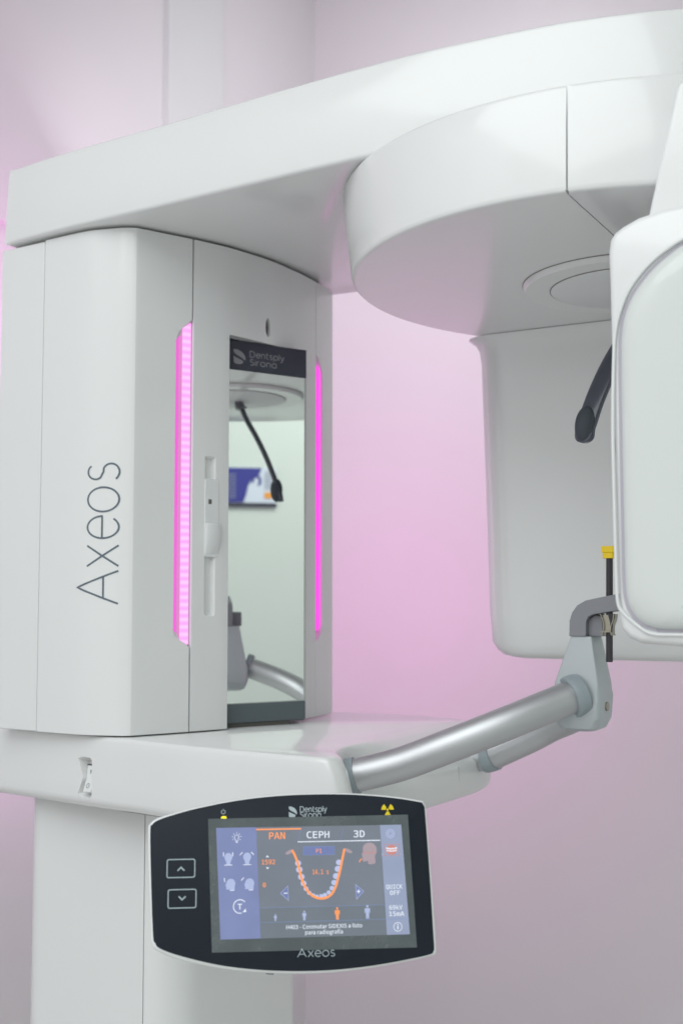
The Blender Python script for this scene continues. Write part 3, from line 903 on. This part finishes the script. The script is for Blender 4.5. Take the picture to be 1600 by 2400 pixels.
def key(y0, y1, x0, up, lab):
    bm = bmesh.new()
    ribbon(bm, rrect(x0, x0 + 23.9, y0, y1, 1.6, 5), .9, pl(.72), closed=True)
    cx, cy = x0 + 12, (y0 + y1) / 2 - .6 * up
    ribbon(bm, [(cx - 3, cy - 1.4 * up), (cx, cy + 1.5 * up), (cx + 3, cy - 1.4 * up)], 1.15, pl(.74))
    obj('key', bm, M['key'], panel, smooth=False, label=lab)


key(52.1, 67.2, -46.4, 1, 'outlined key with an upward chevron')
key(26.8, 42.0, -45.1, -1, 'outlined key with a downward chevron')
bm = bmesh.new()
ribbon(bm, arc(2.0, 107.0, 1.75, 1.75, 125, 415, 20), .5, pl(.72)); ribbon(bm, [(2.0, 107.4), (2.0, 109.6)], .5, pl(.72))
obj('power_symbol', bm, M['print'], panel, smooth=False)
bm = bmesh.new(); prism_pts = rrect(.1, 4.9, 100.4, 103.4, 1.2, 5)
loft(bm, [[pp(x, y, .5) for x, y in prism_pts], [pp(x, y, .95) for x, y in inset(prism_pts, .3)]]); obj('power_lamp', bm, M['lamp_y'], panel)
bm = bmesh.new()
dsmark(bm, 60.1, 100.9, 7.4, 9.8, pl(.72))
obj('logo_mark', bm, M['print'], panel, smooth=False)
bm = bmesh.new()
letters(bm, 'Dentsply', 4.7, .62, pl(.72), gap=.22, x0=70.3, y0=105.8, total=23.6)
letters(bm, 'Sirona', 4.7, .62, pl(.72), gap=.22, x0=70.3, y0=100.9, total=18.4)
obj('logo_lettering', bm, M['print'], panel, smooth=False)
bm = bmesh.new()
letters(bm, 'Axeos', 6.7, .62, pl(1.20), gap=.2, x0=66.4, y0=-16.1, total=32.2)
obj('panel_lettering', bm, M['print'], panel, smooth=False)
bm = bmesh.new()
for a in (90 - 60, 90 + 60, 270):
    poly(bm, [(148.95 + r * math.cos(rad(t)), 106.6 + r * math.sin(rad(t))) for r, rng in ((1.7, range(a - 30, a + 31, 6)), (5.6, range(a + 30, a - 31, -6))) for t in rng], pl(.72))
poly(bm, [(148.95 + 1.05 * math.cos(rad(t)), 106.6 + 1.05 * math.sin(rad(t))) for t in range(0, 360, 20)], pl(.72))
obj('radiation_symbol', bm, M['rad'], panel, smooth=False)

# protective film and the lit display under it
bm = bmesh.new(); fl = [(-7.2, -10.4), (170.9, -11.1), (167.2, 102.0), (-11.4, 101.2)]
loft(bm, [[pp(x, y, .5) for x, y in fl], [pp(x, y, 1.0) for x, y in fl]])
film = obj('screen_film', bm, M['film'], panel, smooth=False)

mats = ['s_mid', 's_mid2', 's_side', 's_side2', 's_white', 's_orange', 's_line', 's_btn', 's_icon', 's_tooth', 's_pink', 's_red']
ix = {n_: i for i, n_ in enumerate(mats)}
bm = bmesh.new(); A0, A1, A2, A3 = pl(1.06), pl(1.12), pl(1.18), pl(1.24)


def quad(x0, y0, x1, y1, place, m_): poly(bm, [(x0, y0), (x1, y0), (x1, y1), (x0, y1)], place, ix[m_])


poly(bm, [(33.0, 25), (143.6, 25), (141.6, 93.3), (31, 93.3)], A0, ix['s_mid'])
poly(bm, [(34.6, 0), (144.7, 0), (143.6, 25), (33.0, 25)], A0, ix['s_mid2'])
poly(bm, [(0, 0), (34.6, 0), (31.0, 93.3), (-4.3, 93.3)], A0, ix['s_side'])
poly(bm, [(144.7, 0), (165.0, 0), (160.8, 93.3), (141.6, 93.3)], A0, ix['s_side2'])
quad(31.0, 90.7, 70.8, 91.9, A1, 's_orange')
text(bm, 'PAN', 42.3, 82.9, 14.2, A1, ix['s_orange'], 5.7, .006)
text(bm, 'CEPH', 75.6, 83.1, 20.3, A1, ix['s_white'], 5.7, .006)
text(bm, '3D', 117.6, 83.2, 10.0, A1, ix['s_white'], 5.7, .006)
quad(67.6, 79.7, 141.4, 80.5, A1, 's_white')
ribbon(bm, [(70.8, 90.7), (67.8, 80.5)], .25, A1, ix['s_line']); ribbon(bm, [(108.3, 90.5), (105.5, 80.5)], .25, A1, ix['s_line'])
quad(72.4, 68.5, 100.3, 76.0, A1, 's_line'); quad(72.8, 68.9, 99.9, 75.6, A2, 's_btn')
text(bm, 'P1', 83.7, 70.3, 5.2, A3, ix['s_orange'], 3.5)
text(bm, '1592', 35.8, 61.5, 11.6, A1, ix['s_orange'], 3.9, .006)
text(bm, '0', 36.6, 42.3, 2.7, A1, ix['s_orange'], 3.8, .006)
text(bm, '14.1 s', 80.4, 52.2, 14.2, A1, ix['s_orange'], 4.0, .006)
poly(bm, [(39.2, 67.5), (42.2, 67.5), (40.7, 69.2)], A1, ix['s_white']); poly(bm, [(39.3, 59.0), (40.8, 57.3), (42.3, 59.0)], A1, ix['s_white'])
# jaw arch
archp = catmull([(62.6, 73.2), (65.5, 67.3), (67.7, 61.0), (69.3, 54.4), (71.0, 47.9), (73.7, 41.6), (77.9, 36.0), (82.9, 32.8), (88.0, 31.8), (93.2, 32.8), (97.5, 36.1), (100.8, 42.0), (102.9, 48.8), (104.8, 55.3), (106.3, 61.9), (107.7, 67.6), (109.0, 73.3)], 4)


def ell(cx, cy, rx, ry, rot, place, m_):
    c_, s_ = math.cos(rot), math.sin(rot)
    poly(bm, [(cx + rx * math.cos(t) * c_ - ry * math.sin(t) * s_, cy + rx * math.cos(t) * s_ + ry * math.sin(t) * c_) for t in [2 * math.pi * q / 16 for q in range(16)]], place, ix[m_])


for i_, (x, y, r_) in enumerate(((68.2, 61.9, 2.5), (69.2, 56.4, 2.7), (70.9, 50.3, 2.7), (72.8, 44.8, 2.4), (74.9, 40.2, 2.0), (77.7, 36.7, 1.8), (81.0, 34.7, 1.7), (84.4, 33.6, 1.6))):
    for x_ in (x - .5, 172.1 - x): ell(x_, y, r_ * 1.08, r_ * .95, 0, pl(1.11 + .004 * (i_ % 3)), 's_tooth')
for x in (86.9, 88.9): ell(x, 33.6, .9, 2.0, 0, A1, 's_tooth')
ribbon(bm, archp, 2.0, A2, ix['s_orange'])
ell(60.3, 71.6, 4.0, 1.5, rad(25), A1, 's_pink'); ell(112.2, 71.7, 4.2, 1.5, rad(-25), A1, 's_pink')
# head with spine, and side triangles
hd = catmull([(125.5, 74), (127.5, 77), (131.5, 78.2), (135.5, 77), (137.8, 73.5), (137.6, 69.5), (136.2, 66.5), (136.2, 60.5), (130.2, 60.0), (129.8, 62.5), (125.6, 62.2), (125.0, 66), (124.4, 68.2), (125.6, 70.5)], 4, True)
poly(bm, hd, A1, ix['s_pink']); quad(124.6, 69.4, 137.4, 69.9, A2, 's_red')
ribbon(bm, arc(125.0, 61.6, 2.8, 2.8, 180, 100, 8), .8, A2, ix['s_orange'])
for tri, sgn in (([(51.9, 36.9), (58.5, 42.9), (59.0, 30.6)], '-'), ([(125.2, 36.9), (118.2, 42.8), (118.8, 30.4)], '+')):
    poly(bm, tri, A1, ix['s_btn']); ribbon(bm, tri, .4, A2, ix['s_icon'], closed=True)
    cx = sum(p[0] for p in tri) / 3
    quad(cx - 1.6, 36.5, cx + 1.6, 37.3, A3, 's_white')
    if sgn == '+': quad(cx - .4, 35.3, cx + .4, 38.5, pl(1.26), 's_white')
for y in (25.0, 12.9): quad(33.7 if y > 20 else 34.4, y, 143.7 if y > 20 else 165, y + .3, A1, 's_line')


def man(cx, y0, h, m_):
    s_ = h / 11
    ell(cx, y0 + 10 * s_, .95 * s_, 1.05 * s_, 0, A1, m_)
    poly(bm, [(cx - 2.2 * s_, y0 + 8.4 * s_), (cx + 2.2 * s_, y0 + 8.4 * s_), (cx + 2.4 * s_, y0 + 4.6 * s_), (cx + 1.7 * s_, y0 + 4.6 * s_), (cx + 1.3 * s_, y0 + 7 * s_), (cx + 1.3 * s_, y0), (cx + .2 * s_, y0), (cx, y0 + 3.8 * s_), (cx - .2 * s_, y0), (cx - 1.3 * s_, y0), (cx - 1.3 * s_, y0 + 7 * s_), (cx - 1.7 * s_, y0 + 4.6 * s_), (cx - 2.4 * s_, y0 + 4.6 * s_)], A1, ix[m_])


man(47.4, 14.0, 5.8, 's_icon'); man(72.6, 13.9, 8.0, 's_icon'); man(101.5, 13.8, 10.3, 's_orange'); man(128.1, 13.9, 11.4, 's_icon')
text(bm, 'H403 - Conmutar SIDEXIS a listo', 56.8, 7.0, 66.4, A1, ix['s_white'], 3.2, .004)
text(bm, 'para radiografía', 73.2, 2.3, 32.8, A1, ix['s_white'], 3.2, .004)
text(bm, 'QUICK', 145.4, 38.4, 14.6, A1, ix['s_white'], 3.6, .006); text(bm, 'OFF', 148.6, 33.3, 8.9, A1, ix['s_white'], 3.6, .006)
text(bm, '69kV', 147.5, 20.9, 11.7, A1, ix['s_white'], 3.7, .006); text(bm, '15mA', 147.3, 15.6, 13.4, A1, ix['s_white'], 3.7, .006)
ribbon(bm, arc(154.6, 6.4, 3.6, 3.6, 0, 350, 28), .5, A1, ix['s_white'], closed=True)
quad(154.1, 4.4, 155.1, 7.2, A1, 's_white'); quad(154.1, 7.9, 155.1, 8.8, A1, 's_white')
# gear
gp = []
for q in range(48):
    r_ = 3.9 if (q // 2) % 2 else 3.1
    gp.append((150.8 + r_ * math.cos(q * math.pi / 24), 85.8 + r_ * math.sin(q * math.pi / 24)))
ribbon(bm, gp, .5, A1, ix['s_icon'], closed=True); ribbon(bm, arc(150.8, 85.8, 1.9, 1.9, 0, 350, 20), .6, A1, ix['s_icon'], closed=True)
# little panoramic picture
ribbon(bm, [(144.5, 66.8), (158.4, 66.8), (158.3, 76.5), (144.5, 76.5)], .35, A2, ix['s_red'], closed=True)
ell(151.4, 71.7, 5.2, 4.3, 0, A1, 's_red')
for q in range(7): ell(147.0 + q * 1.45, 72.6 + .12 * (q - 3) ** 2 * .5, .62, .9, 0, A2, 's_white'); ell(147.3 + q * 1.35, 70.6 + .12 * (q - 3) ** 2 * .5, .55, .8, 0, A2, 's_white')
text(bm, 'R', 142.4, 67.2, 1.5, A1, ix['s_icon'], 1.6); text(bm, 'L', 159.2, 67.2, 1.2, A1, ix['s_icon'], 1.6)
# left column icons: lamp, four heads with beams, turning arrow
ribbon(bm, arc(13.8, 85.0, 1.9, 2.0, -55, 235, 18) + [(12.8, 81.8), (14.8, 81.8), (14.9, 83.2)], .45, A1, ix['s_white']); quad(13.0, 80.4, 14.7, 81.1, A1, 's_white')
for a in range(-30, 211, 40): ribbon(bm, [(13.8 + 3.0 * math.cos(rad(a)), 85.0 + 3.0 * math.sin(rad(a))), (13.8 + 4.3 * math.cos(rad(a)), 85.0 + 4.3 * math.sin(rad(a)))], .45, A1, ix['s_white'])


def bust(cx, cy):
    p = catmull([(cx - 3.6, cy - 5.0), (cx - 1.7, cy - 4.2), (cx - 2.3, cy - 1.5), (cx - 3.3, cy + .6), (cx - 3.2, cy + 3.0), (cx - 1.6, cy + 4.8), (cx, cy + 5.2), (cx + 1.6, cy + 4.8), (cx + 3.2, cy + 3.0), (cx + 3.3, cy + .6), (cx + 2.3, cy - 1.5), (cx + 1.7, cy - 4.2), (cx + 3.6, cy - 5.0)], 3)
    poly(bm, p, A1, ix['s_icon']); quad(cx - 3.7, cy - 5.3, cx + 3.7, cy - 4.8, A2, 's_white')


def profile(cx, cy):
    p = catmull([(cx - 3.3, cy - 3.8), (cx - 3.6, cy - 1.8), (cx - 4.2, cy - .3), (cx - 3.5, cy + 1.6), (cx - 2.3, cy + 4.0), (cx + .2, cy + 5.0), (cx + 3.0, cy + 4.0), (cx + 4.3, cy + 1.2), (cx + 3.8, cy - 1.4), (cx + 3.3, cy - 4.6), (cx - .4, cy - 4.6), (cx - .6, cy - 3.8)], 3, True)
    poly(bm, p, A1, ix['s_icon']); quad(cx - .5, cy - 5.0, cx + 3.5, cy - 4.5, A2, 's_white')


bust(6.6, 66.6); bust(23.0, 66.6); profile(8.4, 45.0); profile(24.8, 45.0)
for (a, b, c_, d_) in ((2.3, 72.6, 2.4, 69.0), (10.4, 72.6, 10.4, 69.0), (19.0, 72.2, 16.6, 69.8), (26.4, 72.2, 28.9, 69.8), (3.2, 50.8, 3.4, 47.4), (20.2, 50.8, 17.8, 48.4)):
    ribbon(bm, [(a, b), (c_, d_)], .7, A1, ix['s_white'])
ribbon(bm, arc(16.7, 26.8, 5.6, 5.6, -75, -320, 30), .75, A1, ix['s_white']); poly(bm, [(19.0, 22.0), (22.2, 22.2), (21.6, 25.0)], A1, ix['s_white'])
text(bm, 'T', 14.7, 24.3, 3.9, A1, ix['s_white'], 4.6, .01)
bmesh.ops.recalc_face_normals(bm, faces=bm.faces)
for f_ in bm.faces:
    if f_.normal.dot(PN) < 0: f_.normal_flip()
o_ = obj('display', bm, [M[n_] for n_ in mats], panel, smooth=False)

# ------------------------------------------------------------------ poster seen in the mirror
po = empty('wall_poster', mw(1.998, .13, .325), rad(-30), 'blue and white printed poster on the green wall, seen in the mirror', 'poster')
PM = [mat('poster_blue', (.035, .04, .26), .5), mat('poster_white', (.62, .68, .78), .5), mat('poster_orange', (.8, .33, .05), .5), mat('poster_dark', (.04, .04, .06), .5), mat('poster_grey', (.30, .33, .40), .5)]


def pw(h): return lambda y, z: mw(1.998 - h, y, z)


bm = bmesh.new(); box(bm, 1.99, 1.998, -.03, .286, .330, .462); obj('board', bm, PM[1], po, smooth=False)
bm = bmesh.new()
poly(bm, [(-.03, .346), (.175, .346), (.185, .375), (.19, .40), (.205, .43), (.228, .44), (.236, .462), (-.03, .462)], pw(.0095), 0)
sw_ = arc(.218, .418, .013, .016, -60, 200, 14); ribbon(bm, sw_, .008, pw(.0105), 0)
poly(bm, [(.245, .360), (.272, .360), (.272, .380), (.245, .380)], pw(.0105), 2)
poly(bm, [(-.03, .330), (.286, .330), (.286, .344), (-.03, .344)], pw(.0105), 3)
for q in range(7): poly(bm, [(.245, .392 + q * .009), (.278, .392 + q * .009), (.278, .395 + q * .009), (.245, .395 + q * .009)], pw(.0105), 4)
for q in range(8): poly(bm, [(.0, .360 + q * .011), (.15, .360 + q * .011), (.15, .363 + q * .011), (.0, .363 + q * .011)], pw(.0115), 4)
obj('print', bm, PM, po, smooth=False)
